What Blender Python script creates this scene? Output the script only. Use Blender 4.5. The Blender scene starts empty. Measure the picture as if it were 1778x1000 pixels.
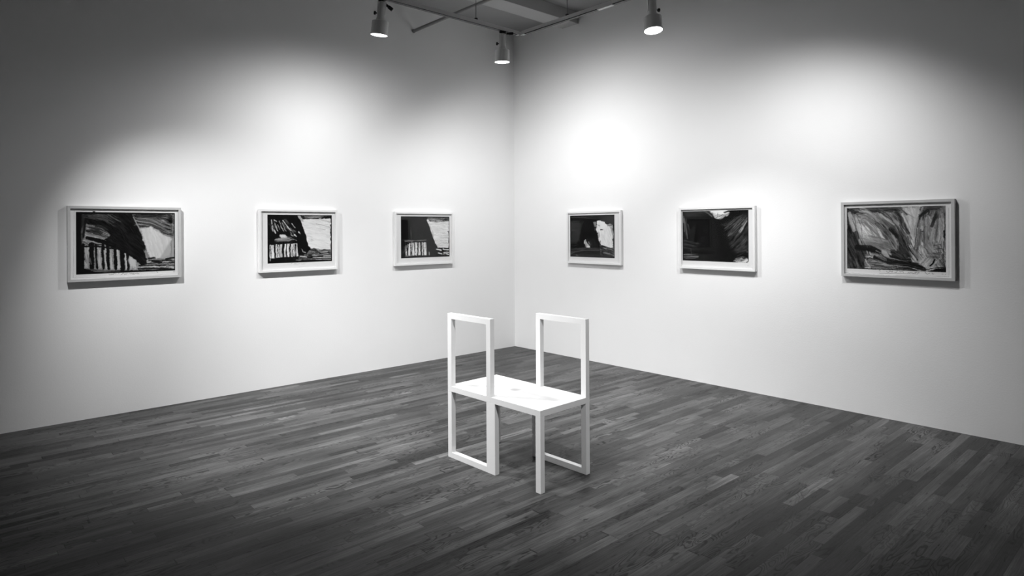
import bpy, bmesh, math, random
import numpy as np
from mathutils import Vector, Matrix

# World axes: the left wall is the plane Y = 0, the right wall the plane X = 0,
# they meet in the room corner at the origin; Z is up, the floor is Z = 0. Metres.
scene = bpy.context.scene
col = scene.collection
PI = math.pi

# ------------------------------------------------------------------ helpers
def link(o, parent=None):
    col.objects.link(o)
    if parent is not None:
        o.parent = parent
    return o

def tag(o, label=None, cat=None, group=None, kind=None):
    if label: o['label'] = label
    if cat: o['category'] = cat
    if group: o['group'] = group
    if kind: o['kind'] = kind
    return o

def empty(name, loc, rz=0.0):
    o = bpy.data.objects.new(name, None)
    o.empty_display_size = 0.1
    o.location = loc
    o.rotation_euler = (0, 0, rz)
    return link(o)

def build(name, bm, mats, parent=None, smooth=False, bevel=0.0):
    bmesh.ops.remove_doubles(bm, verts=bm.verts, dist=1e-6)
    bmesh.ops.recalc_face_normals(bm, faces=bm.faces)
    if bevel > 0:
        es = [e for e in bm.edges if len(e.link_faces) == 2 and e.calc_face_angle(0) > 0.6]
        bmesh.ops.bevel(bm, geom=es, offset=bevel, segments=2, affect='EDGES', profile=0.6, clamp_overlap=True)
    me = bpy.data.meshes.new(name)
    bm.to_mesh(me); bm.free()
    for m in (mats if isinstance(mats, (list, tuple)) else [mats]):
        me.materials.append(m)
    if smooth:
        for p in me.polygons: p.use_smooth = True
        try: me.set_sharp_from_angle(angle=math.radians(35))
        except Exception: pass
    o = bpy.data.objects.new(name, me)
    return link(o, parent)

def box(bm, x0, x1, y0, y1, z0, z1, M=None, mi=0):
    vs = [Vector((x, y, z)) for z in (z0, z1) for y in (y0, y1) for x in (x0, x1)]
    if M is not None: vs = [M @ v for v in vs]
    v = [bm.verts.new(c) for c in vs]
    for f in ((0,2,3,1),(4,5,7,6),(0,1,5,4),(2,6,7,3),(0,4,6,2),(1,3,7,5)):
        fc = bm.faces.new([v[i] for i in f]); fc.material_index = mi
    return v

def lathe(bm, prof, M=None, seg=40, mi=0, cap0=False, cap1=False):
    rings = []
    for r, z in prof:
        ring = []
        for k in range(seg):
            a = 2*PI*k/seg
            p = Vector((r*math.cos(a), r*math.sin(a), z))
            ring.append(bm.verts.new(M @ p if M is not None else p))
        rings.append(ring)
    for a, b in zip(rings, rings[1:]):
        for k in range(seg):
            f = bm.faces.new((a[k], a[(k+1) % seg], b[(k+1) % seg], b[k])); f.material_index = mi
    if cap0: bm.faces.new(rings[0]).material_index = mi
    if cap1: bm.faces.new(list(reversed(rings[-1]))).material_index = mi

def rod(bm, p0, p1, r, seg=16, mi=0):
    p0, p1 = Vector(p0), Vector(p1)
    d = p1-p0
    M = Matrix.Translation(p0) @ d.to_track_quat('Z', 'Y').to_matrix().to_4x4()
    lathe(bm, [(r, 0), (r, d.length)], M, seg, mi, True, True)

# ------------------------------------------------------------------ materials
def newmat(name):
    m = bpy.data.materials.new(name); m.use_nodes = True
    nt = m.node_tree
    return m, nt, nt.nodes, nt.links, nt.nodes['Principled BSDF']

def grey(name, v, rough=0.6, spec=0.4, noise=0.04, nscale=8.0, bump=0.0, bscale=120.0, metal=0.0):
    m, nt, N, L, P = newmat(name)
    P.inputs['Roughness'].default_value = rough
    P.inputs['Specular IOR Level'].default_value = spec
    P.inputs['Metallic'].default_value = metal
    tc = N.new('ShaderNodeTexCoord')
    nz = N.new('ShaderNodeTexNoise'); nz.inputs['Scale'].default_value = nscale; nz.inputs['Detail'].default_value = 5
    L.new(tc.outputs['Object'], nz.inputs['Vector'])
    mr = N.new('ShaderNodeMapRange')
    mr.inputs['From Min'].default_value = 0.3; mr.inputs['From Max'].default_value = 0.7
    mr.inputs['To Min'].default_value = v*(1-noise); mr.inputs['To Max'].default_value = v*(1+noise)
    L.new(nz.outputs['Fac'], mr.inputs['Value'])
    cb = N.new('ShaderNodeCombineColor')
    for k in range(3): L.new(mr.outputs['Result'], cb.inputs[k])
    L.new(cb.outputs['Color'], P.inputs['Base Color'])
    if bump > 0:
        n2 = N.new('ShaderNodeTexNoise'); n2.inputs['Scale'].default_value = bscale; n2.inputs['Detail'].default_value = 4
        L.new(tc.outputs['Object'], n2.inputs['Vector'])
        b = N.new('ShaderNodeBump'); b.inputs['Strength'].default_value = bump; b.inputs['Distance'].default_value = 0.002
        L.new(n2.outputs['Fac'], b.inputs['Height']); L.new(b.outputs['Normal'], P.inputs['Normal'])
    return m

def floor_mat():
    m, nt, N, L, P = newmat('oak_strip_flooring')
    def math_(op, a, b=None, c=None):
        n = N.new('ShaderNodeMath'); n.operation = op
        for i, v in enumerate((a, b, c)):
            if v is None: continue
            if isinstance(v, (int, float)): n.inputs[i].default_value = v
            else: L.new(v, n.inputs[i])
        return n.outputs[0]
    def vec(a, b, c=0.0):
        n = N.new('ShaderNodeCombineXYZ')
        for i, v in enumerate((a, b, c)):
            if isinstance(v, (int, float)): n.inputs[i].default_value = v
            else: L.new(v, n.inputs[i])
        return n.outputs[0]
    def noise(v, scale=1.0, detail=3.0, rough=0.5, dist=0.0):
        n = N.new('ShaderNodeTexNoise'); n.inputs['Scale'].default_value = scale
        n.inputs['Detail'].default_value = detail; n.inputs['Roughness'].default_value = rough
        n.inputs['Distortion'].default_value = dist
        L.new(v, n.inputs['Vector']); return n.outputs['Fac']
    def wn(v, dim='1D'):
        n = N.new('ShaderNodeTexWhiteNoise'); n.noise_dimensions = dim
        L.new(v, n.inputs['W' if dim == '1D' else 'Vector']); return n.outputs['Value']
    def mr(v, a, b, c, d, smooth=False):
        n = N.new('ShaderNodeMapRange'); n.clamp = True
        if smooth: n.interpolation_type = 'SMOOTHSTEP'
        L.new(v, n.inputs['Value'])
        for k, x in zip(('From Min', 'From Max', 'To Min', 'To Max'), (a, b, c, d)): n.inputs[k].default_value = x
        return n.outputs['Result']
    tc = N.new('ShaderNodeTexCoord')
    sp = N.new('ShaderNodeSeparateXYZ'); L.new(tc.outputs['Object'], sp.inputs[0])
    X, Y = sp.outputs['X'], sp.outputs['Y']
    W = 0.0508
    yr = math_('DIVIDE', Y, W)
    row = math_('FLOOR', yr)
    fy = math_('SUBTRACT', yr, row)
    r1 = wn(math_('ADD', row, 0.37)); r2 = wn(math_('ADD', row, 57.13))
    # board lengths: a jittered 1-D partition per row
    Lr = math_('ADD', math_('MULTIPLY', r2, 0.55), 0.42)
    xs = math_('DIVIDE', math_('ADD', X, math_('MULTIPLY', r1, 9.0)), Lr)
    xs = math_('ADD', xs, math_('MULTIPLY', math_('SINE', math_('ADD', math_('MULTIPLY', xs, 2.1), math_('MULTIPLY', r1, 20.0))), 0.33))
    idx = math_('FLOOR', xs)
    fx = math_('SUBTRACT', xs, idx)
    bid = wn(vec(idx, row, 3.3), '3D'); bid2 = wn(vec(idx, row, 9.7), '3D'); bid3 = wn(vec(idx, row, 17.1), '3D')
    off = math_('MULTIPLY', bid2, 40.0)
    # fine straight grain
    g1 = noise(vec(math_('MULTIPLY', X, 5.0), math_('MULTIPLY', Y, 190.0), off), 1.0, 5.0, 0.65)
    g2 = noise(vec(math_('MULTIPLY', X, 2.2), math_('MULTIPLY', Y, 42.0), off), 1.0, 4.0, 0.6)
    # cathedral grain rings
    field = noise(vec(math_('MULTIPLY', X, 2.6), math_('MULTIPLY', Y, 13.0), off), 1.0, 2.0, 0.45, 0.3)
    rings = math_('SINE', math_('MULTIPLY', field, 105.0))
    rings = mr(rings, 0.1, 0.95, 0.0, 1.0, True)
    rmask = noise(vec(math_('MULTIPLY', X, 1.6), math_('MULTIPLY', Y, 9.0), math_('ADD', off, 5.0)), 1.0, 2.0, 0.5)
    rmask = math_('MULTIPLY', mr(rmask, 0.42, 0.56, 0.0, 1.0), mr(bid3, 0.2, 0.6, 0.0, 1.0))
    rings = math_('MULTIPLY', rings, rmask)
    # smoky stain that crosses boards, and dark mineral flecks
    smoke = noise(vec(math_('MULTIPLY', X, 1.5), math_('MULTIPLY', Y, 3.2), 2.0), 1.0, 4.0, 0.55)
    fleck = noise(vec(math_('MULTIPLY', X, 9.0), math_('MULTIPLY', Y, 42.0), off), 1.0, 3.0, 0.6)
    fleck = mr(fleck, 0.62, 0.72, 0.0, 1.0, True)
    tone = mr(bid, 0.0, 1.0, 0.52, 1.42)
    tone = math_('MULTIPLY', tone, mr(bid3, 0.88, 1.0, 1.0, 1.5))
    tone = math_('MULTIPLY', tone, mr(bid2, 0.0, 0.2, 0.55, 1.0))
    tone = math_('MULTIPLY', tone, mr(g1, 0.3, 0.7, 0.66, 1.32))
    tone = math_('MULTIPLY', tone, mr(g2, 0.3, 0.7, 0.58, 1.38))
    tone = math_('MULTIPLY', tone, mr(smoke, 0.3, 0.7, 0.62, 1.34))
    tone = math_('MULTIPLY', tone, math_('SUBTRACT', 1.0, math_('MULTIPLY', rings, 0.72)))
    tone = math_('MULTIPLY', tone, math_('SUBTRACT', 1.0, math_('MULTIPLY', fleck, 0.65)))
    # joints
    ey = math_('MULTIPLY', math_('MINIMUM', fy, math_('SUBTRACT', 1.0, fy)), W)
    ex = math_('MULTIPLY', math_('MINIMUM', fx, math_('SUBTRACT', 1.0, fx)), math_('MULTIPLY', Lr, 1.0))
    jl = mr(wn(vec(row, 4.0, 1.0), '3D'), 0.0, 1.0, 0.35, 1.0)
    jy = math_('MULTIPLY', mr(ey, 0.0004, 0.0016, 1.0, 0.0), jl)
    jx = mr(ex, 0.0008, 0.0022, 1.0, 0.0)
    joint = math_('MAXIMUM', jy, jx)
    tone = math_('MULTIPLY', tone, math_('SUBTRACT', 1.0, math_('MULTIPLY', joint, 0.72)))
    base = math_('MULTIPLY', tone, FLOOR_V)
    cb = N.new('ShaderNodeCombineColor')
    for k in range(3): L.new(base, cb.inputs[k])
    L.new(cb.outputs['Color'], P.inputs['Base Color'])
    rg = math_('ADD', mr(g2, 0.3, 0.7, FLOOR_R-0.05, FLOOR_R+0.07), math_('MULTIPLY', math_('SUBTRACT', bid2, 0.5), 0.10))
    L.new(rg, P.inputs['Roughness'])
    P.inputs['Specular IOR Level'].default_value = FLOOR_S
    h = math_('SUBTRACT', math_('MULTIPLY', g1, 0.25), joint)
    b = N.new('ShaderNodeBump'); b.inputs['Strength'].default_value = 0.22; b.inputs['Distance'].default_value = 0.0012
    L.new(h, b.inputs['Height']); L.new(b.outputs['Normal'], P.inputs['Normal'])
    return m

def ink_mat():
    m, nt, N, L, P = newmat('ink_on_paper')
    at = N.new('ShaderNodeAttribute'); at.attribute_name = 'ink'
    tc = N.new('ShaderNodeTexCoord')
    nz = N.new('ShaderNodeTexNoise'); nz.inputs['Scale'].default_value = 260; nz.inputs['Detail'].default_value = 3
    L.new(tc.outputs['Object'], nz.inputs['Vector'])
    mr = N.new('ShaderNodeMapRange'); mr.inputs['To Min'].default_value = 0.9; mr.inputs['To Max'].default_value = 1.08
    L.new(nz.outputs['Fac'], mr.inputs['Value'])
    vm = N.new('ShaderNodeVectorMath'); vm.operation = 'SCALE'
    L.new(at.outputs['Vector'], vm.inputs[0]); L.new(mr.outputs['Result'], vm.inputs['Scale'])
    L.new(vm.outputs['Vector'], P.inputs['Base Color'])
    P.inputs['Roughness'].default_value = 0.85; P.inputs['Specular IOR Level'].default_value = 0.1
    return m

def glass_mat():
    m = bpy.data.materials.new('picture_glass'); m.use_nodes = True
    nt = m.node_tree; N = nt.nodes; L = nt.links
    N.remove(N['Principled BSDF'])
    t = N.new('ShaderNodeBsdfTransparent'); t.inputs[0].default_value = (0.97, 0.97, 0.97, 1)
    g = N.new('ShaderNodeBsdfGlossy'); g.inputs['Roughness'].default_value = 0.02
    mx = N.new('ShaderNodeMixShader')
    mx.inputs[0].default_value = 0.012
    L.new(t.outputs[0], mx.inputs[1]); L.new(g.outputs[0], mx.inputs[2])
    L.new(mx.outputs[0], N['Material Output'].inputs['Surface'])
    return m

def emit_mat(name, s):
    m, nt, N, L, P = newmat(name)
    P.inputs['Base Color'].default_value = (0.9, 0.9, 0.9, 1)
    P.inputs['Emission Color'].default_value = (1, 1, 1, 1)
    P.inputs['Emission Strength'].default_value = s
    P.inputs['Roughness'].default_value = 0.5
    return m

# tunables
FLOOR_V, FLOOR_R, FLOOR_S = 0.066, 0.34, 0.07
EXPOSURE = 0.07

M_wall = grey('matt_white_wall_paint', 0.90, 0.9, 0.15, 0.012, 1.3, 0.25, 90)
M_far = grey('grey_wall_paint', 0.12, 0.9, 0.15, 0.02, 1.3)
M_ceil = grey('matt_grey_ceiling_paint', 0.33, 0.9, 0.15, 0.03, 1.3, 0.3, 60)
M_beam = grey('beam_paint', 0.42, 0.9, 0.15, 0.03, 1.3, 0.3, 60)
M_floor = floor_mat()
M_chair = grey('white_painted_wood', 0.80, 0.45, 0.35, 0.015, 10, 0.12, 60)
M_frame_w = grey('white_painted_moulding', 0.80, 0.5, 0.3, 0.015, 15)
M_frame_g = grey('pale_grey_moulding', 0.52, 0.5, 0.3, 0.04, 15)
M_back = grey('backing_board', 0.5)
M_ink = ink_mat()
M_glass = glass_mat()
M_track = grey('dull_white_track_enamel', 0.66, 0.5, 0.4, 0.03)
M_black = grey('black_plastic', 0.010, 0.45, 0.4, 0.05)
M_lampw = grey('white_lamp_enamel', 0.85, 0.4, 0.4, 0.02)
M_pipe = grey('painted_pipe', 0.26, 0.55, 0.3, 0.04)
M_bulb = emit_mat('flood_bulb_glow', 9.0)

# ------------------------------------------------------------------ room shell
RX, RY, HC = 8.6, 8.6, 3.80
def slab(name, x0, x1, y0, y1, z0, z1, mat):
    bm = bmesh.new(); box(bm, x0, x1, y0, y1, z0, z1)
    return tag(build(name, bm, mat), kind='structure')
T = 0.15
slab('floor', -T, RX+T, -T, RY+T, -T, 0, M_floor)
slab('ceiling', -T, RX+T, -T, RY+T, HC, HC+T, M_ceil)
slab('wall_left', 0, RX, -T, 0, 0, HC, M_wall)
slab('wall_right', -T, 0, -T, RY, 0, HC, M_wall)
slab('wall_front', RX, RX+T, -T, RY+T, 0, HC, M_far)
slab('wall_back', -T, RX, RY, RY+T, 0, HC, M_far)

# ceiling beam running out from the right wall, parallel to the left wall
bm = bmesh.new(); box(bm, 0, RX, 0.77, 0.99, 3.672, HC)
tag(build('ceiling_beam', bm, M_beam, bevel=0.004), 'shallow painted ceiling beam running out from the right wall above the light track', 'beam')

# sprinkler / conduit pipe out of the left wall
pz, pu = 3.545, 1.514
root = empty('ceiling_pipe', (pu, 0, pz))
bm = bmesh.new(); rod(bm, (0, 0, 0), (0, RY, 0), 0.0170, 20)
build('pipe', bm, M_pipe, root, smooth=True)
bm = bmesh.new(); lathe(bm, [(0.017, 0.010), (0.020, 0.009), (0.021, 0.004), (0.021, 0)], Matrix.Rotation(-PI/2, 4, 'X'), 24)
build('wall_collar', bm, M_pipe, root, smooth=True)
tag(root, 'thin grey pipe running out of the left wall, crossing above the light track', 'pipe')

# ------------------------------------------------------------------ light tracks
TZ = 3.205
TH, TW = 0.036, 0.030
JX, JY = 1.295, 1.35
def track(name_label, axis, start, length, hangers, slots, coupler, thick=0.002):
    root = empty('light_track', (JX, JY, TZ), 0 if axis == 'x' else PI/2)
    w = TW/2
    bm = bmesh.new()                                     # inverted U channel, open slot downwards
    prof = [(-w, 0), (-w, TH), (w, TH), (w, 0), (w-0.007, 0), (w-0.007, TH-0.012), (-w+0.007, TH-0.012), (-w+0.007, 0)]
    a = [bm.verts.new((start, y, z)) for y, z in prof]; b = [bm.verts.new((length, y, z)) for y, z in prof]
    for i in range(len(prof)):
        j = (i+1) % len(prof); bm.faces.new((a[i], a[j], b[j], b[i]))
    bm.faces.new(a); bm.faces.new(list(reversed(b)))
    build('channel', bm, M_track, root)
    for x0, x1 in slots:                                 # black conductor insert in the slot
        bm = bmesh.new(); box(bm, x0, x1, -w-0.0004, w+0.0004, -0.002, thick); box(bm, x0, x1, -w+0.0075, w-0.0075, 0.0035, 0.018)
        build('conductor_strip', bm, M_black, root)
    for x0, x1 in coupler:
        bm = bmesh.new(); box(bm, x0, x1, -w-0.002, w+0.002, -0.003, TH*0.55)
        build('coupler', bm, M_track, root, bevel=0.001)
    for x in hangers:
        bm = bmesh.new(); rod(bm, (x, 0, TH+0.012), (x, 0, HC-TZ), 0.0035, 10)
        h = build('hanger_rod', bm, M_pipe, root, smooth=True)
        bm = bmesh.new(); box(bm, x-0.010, x+0.010, -0.012, 0.012, TH-0.002, TH+0.016); box(bm, x-0.004, x+0.020, -0.006, 0.006, TH-0.002, TH+0.008)
        build('hanger_clip', bm, M_black, h, bevel=0.001)
    tag(root, name_label, 'light track')
    return root
track('grey light track hung on rods alongside the left wall, carrying two spotlights', 'x', 0.02, 5.6,
      [0.548, 2.6, 4.6], [(0.05, 5.55)], [])
track('grey light track hung on rods alongside the right wall, carrying one bright spotlight', 'y', 0.02, 5.6,
      [0.554, 2.6, 4.6], [(0.07, 0.87), (1.02, 2.2), (2.3, 5.55)], [(0.875, 1.015)], 0.005)

# ------------------------------------------------------------------ track lamps
def make_lamp(loc, tilt, label, rz, power, aim, cone, knob_side=1, lever=40, drop=-0.012, hang=False, name='track_spotlight'):
    """loc: point on the underside of the track; tilt: world direction (x, y) tangent the head leans to"""
    root = empty(name, loc)
    R = Matrix.Rotation(rz, 4, 'Z')
    bm = bmesh.new()
    box(bm, -0.030, 0.030, -0.012, 0.012, -0.016, 0.0, R); box(bm, -0.014, 0.014, -0.010, 0.010, -0.034, -0.016, R)
    build('track_adapter', bm, M_black, root, bevel=0.0015)
    if hang:
        bm = bmesh.new(); rod(bm, (0, 0, 0), (0, 0, HC-TZ), 0.008, 12)
        build('hanger_rod', bm, M_pipe, root, smooth=True)
    axis = Vector((tilt[0], tilt[1], -1)).normalized()
    H = Matrix.Translation((0, 0, drop)) @ Vector((0, 0, -1)).rotation_difference(axis).to_matrix().to_4x4()
    H = H @ Matrix.Rotation(rz, 4, 'Z')
    # stem / socket housing, two side cheeks
    bm = bmesh.new()
    lathe(bm, [(0.014, -0.006), (0.024, -0.012), (0.029, -0.02), (0.0295, -0.120), (0.031, -0.126), (0.037, -0.147), (0.039, -0.152)], H, 40, 0, True, True)
    build('socket_housing', bm, M_lampw, root, smooth=True)
    bm = bmesh.new()
    for s in (-1, 1):
        box(bm, s*0.0312-0.0012, s*0.0312+0.0012, -0.009, 0.009, -0.108, -0.002, H)
    box(bm, -0.0324, 0.0324, -0.009, 0.009, -0.002, 0.0005, H)
    build('yoke', bm, M_lampw, root)
    # can shade, hollow
    bm = bmesh.new()
    ro = 0.0655
    lathe(bm, [(0.036, -0.1515), (0.058, -0.1535), (ro-0.0015, -0.158), (ro, -0.164), (ro+0.0015, -0.258), (ro+0.0015, -0.262),
               (ro-0.001, -0.262), (ro-0.0025, -0.256), (ro-0.004, -0.166), (0.036, -0.1555)], H, 56)
    build('can_shade', bm, M_lampw, root, smooth=True)
    # reflector bulb with domed face
    bm = bmesh.new()
    rb = 0.0615
    lathe(bm, [(0.020, -0.158), (0.030, -0.175), (0.050, -0.215), (rb, -0.246), (rb, -0.252), (0.054, -0.2595), (0.040, -0.2655), (0.020, -0.269), (0.004, -0.270)], H, 48, 0, True, True)
    build('bulb', bm, M_bulb, root, smooth=True)
    # thumb knob and slot screw
    k = knob_side
    bm = bmesh.new()
    Mk = H @ Matrix.Translation((k*0.032, 0, -0.098)) @ Matrix.Rotation(k*PI/2, 4, 'Y')
    lathe(bm, [(0.005, 0), (0.005, 0.008), (0.013, 0.010), (0.0145, 0.014), (0.0145, 0.022), (0.012, 0.025)], Mk, 24, 0, True, True)
    build('knob', bm, M_black, root, smooth=True)
    bm = bmesh.new()
    Ms = H @ Matrix.Translation((0, 0.0285, -0.078)) @ Matrix.Rotation(-PI/2, 4, 'X')
    lathe(bm, [(0.0045, 0), (0.0045, 0.004), (0.003, 0.005)], Ms, 16, 0, True, True)
    build('screw', bm, M_black, root, smooth=True)
    if lever is not None:
        bm = bmesh.new()
        Ml = Matrix.Translation((0, 0, -0.018)) @ R @ Matrix.Rotation(math.radians(lever), 4, 'Y')
        box(bm, -0.012, 0.085, 0.008, 0.020, -0.009, 0.009, Ml); box(bm, 0.060, 0.098, 0.006, 0.022, -0.013, 0.013, Ml)
        build('lever', bm, M_black, root, bevel=0.002)
    # light given off by the bulb
    ld = bpy.data.lights.new('bulb_light', 'SPOT')
    ld.energy = power; ld.spot_size = math.radians(cone); ld.spot_blend = 1.0; ld.shadow_soft_size = 0.055
    ld.color = (1, 1, 1)
    lo = bpy.data.objects.new('bulb_light', ld); link(lo, root)
    c = H @ Vector((0, 0, -0.315)); lo.location = c
    lo.rotation_euler = Vector((aim[0], aim[1], -1)).to_track_quat('-Z', 'Y').to_euler()
    tag(root, label, 'spotlight', 'track spotlights')
    return root

PW = 49.0 * 0.85
picx = math.radians(141.3)      # turns local +X towards picture-right
lamp = make_lamp
lamp((2.815, JY, TZ), (0.02, -0.17), 'white can spotlight at picture-left on the left track, black lever sticking out at its top', picx, 2.25*PW, (-0.11, -0.52), 159.7, -1)
lamp((1.52, JY, TZ), (-0.03, -0.06), 'smallest, farthest white can spotlight, hanging near the corner where the tracks meet', picx, 2.8*PW, (-0.57, -0.02), 178.0, -1, lever=0)
lamp((JX, 2.71, TZ), (0.10, 0.12), 'white can spotlight on the right track, its bulb glaring toward the viewer', picx, 4.2*PW, (-0.22, 0.03), 92.0, 1, lever=None, drop=-0.045)
lamp((4.12, JY, TZ), (-0.3, 0.02), 'added unseen can spotlight on the left track, put in to brighten the floor', picx, 9.3*PW, (-0.50, 0.02), 84.0, -1)  # added lamp, out of view, put in to brighten the floor at left
lamp((5.19, JY, TZ), (-0.5, -0.2), 'white can spotlight farthest along the left track, past the picture edge', picx, 6.86*PW, (-0.68, -0.26), 84.0, -1)
lamp((JX, 3.80, TZ), (-0.3, -0.3), 'white can spotlight farthest along the right track, past the picture edge', picx, 2.15*PW, (-0.49, -0.36), 132.0, 1)
lamp((5.2, 2.80, TZ), (-0.5, 0.0), 'white can spotlight hung from the ceiling at far picture-left, aimed at the chair', picx, 245.0, (-0.94, 0.02), 46.0, 1, hang=True)
lamp((3.9, 5.30, TZ), (-0.2, -0.5), 'white can spotlight hung from the ceiling at far picture-right, aimed at the chair', picx, 240.0, (-0.40, -0.95), 50.0, 1, hang=True)

# ------------------------------------------------------------------ the double chair
CW, CD, CHS, CT, CHT = 0.3753, 0.4371, 0.4468, 0.0344, 0.90
root = empty('double_chair', (3.0088, 2.3492, 0), math.radians(91.70))
# local x = long direction (towards the viewer's right), local y = -(short direction towards the room corner)
def cbox(name, boxes, bev=0.0012, mat=None):
    bm = bmesh.new()
    for b in boxes:
        x0, x1, y0, y1, z0, z1 = b
        box(bm, x0, x1, y0, y1, z0, z1)
    return build(name, bm, M_chair, root, bevel=bev)
D, Tt, W, HS = CD, CT, CW, CHS
SY = 1.0
cbox('seat', [(0, W, 0, D, HS-Tt, HS)])
cbox('seat', [(W+0.0002, 2*W, 0, D, HS-Tt, HS)])
zl = HS-Tt
cbox('leg', [(0, Tt, 0, Tt, 0, zl)])                                  # left front
cbox('leg', [(W-Tt, W+Tt, 0, Tt, 0, zl)])                              # doubled leg under the near side
cbox('leg', [(2*W-Tt, 2*W, 0, Tt, 0, zl)])                             # nearest corner
cbox('leg', [(0, Tt, D-Tt, D, 0, zl)])                                 # far corner
cbox('leg', [(W-Tt, W+Tt, D-Tt, D, 0, zl)])
cbox('leg', [(2*W-Tt, 2*W, D-Tt, D, 0, zl)])
cbox('floor_rail', [(Tt, W-Tt, 0, Tt, 0, Tt)])
cbox('floor_rail', [(W+Tt, 2*W-Tt, D-Tt, D, 0, Tt)])
def back(x0, x1, y0, y1):
    bm = bmesh.new()
    # open rectangular hoop standing on the seat
    o = [(x0, HS), (x0, CHT), (x1, CHT), (x1, HS), (x1-Tt, HS), (x1-Tt, CHT-Tt), (x0+Tt, CHT-Tt), (x0+Tt, HS)]
    a = [bm.verts.new((x, y0, z)) for x, z in o]; b = [bm.verts.new((x, y1, z)) for x, z in o]
    n = len(o)
    for i in range(n):
        j = (i+1) % n; bm.faces.new((a[i], a[j], b[j], b[i]))
    for f, rev in ((a, False), (b, True)):
        for q in ((0, 1, 6, 7), (1, 2, 5, 6), (2, 3, 4, 5)):
            vs = [f[i] for i in q]
            bm.faces.new(vs[::-1] if rev else vs)
    build('backrest', bm, M_chair, root, bevel=0.0012)
back(0, W, 0, Tt)
back(W, 2*W, D-Tt, D)
tag(root, 'white painted double chair, two seats side by side with open backs facing opposite ways', 'chair')
# ------------------------------------------------------------------ framed drawings
def vnoise(x, y, seed):
    """smooth value noise on arrays"""
    rs = np.random.RandomState(seed)
    t = rs.rand(256, 256).astype(np.float32)
    xi = np.floor(x).astype(int); yi = np.floor(y).astype(int)
    fx = x-xi; fy = y-yi; fx = fx*fx*(3-2*fx); fy = fy*fy*(3-2*fy)
    a = t[yi & 255, xi & 255]; b = t[yi & 255, (xi+1) & 255]; c = t[(yi+1) & 255, xi & 255]; d = t[(yi+1) & 255, (xi+1) & 255]
    return (a*(1-fx)+b*fx)*(1-fy)+(c*(1-fx)+d*fx)*fy

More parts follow.
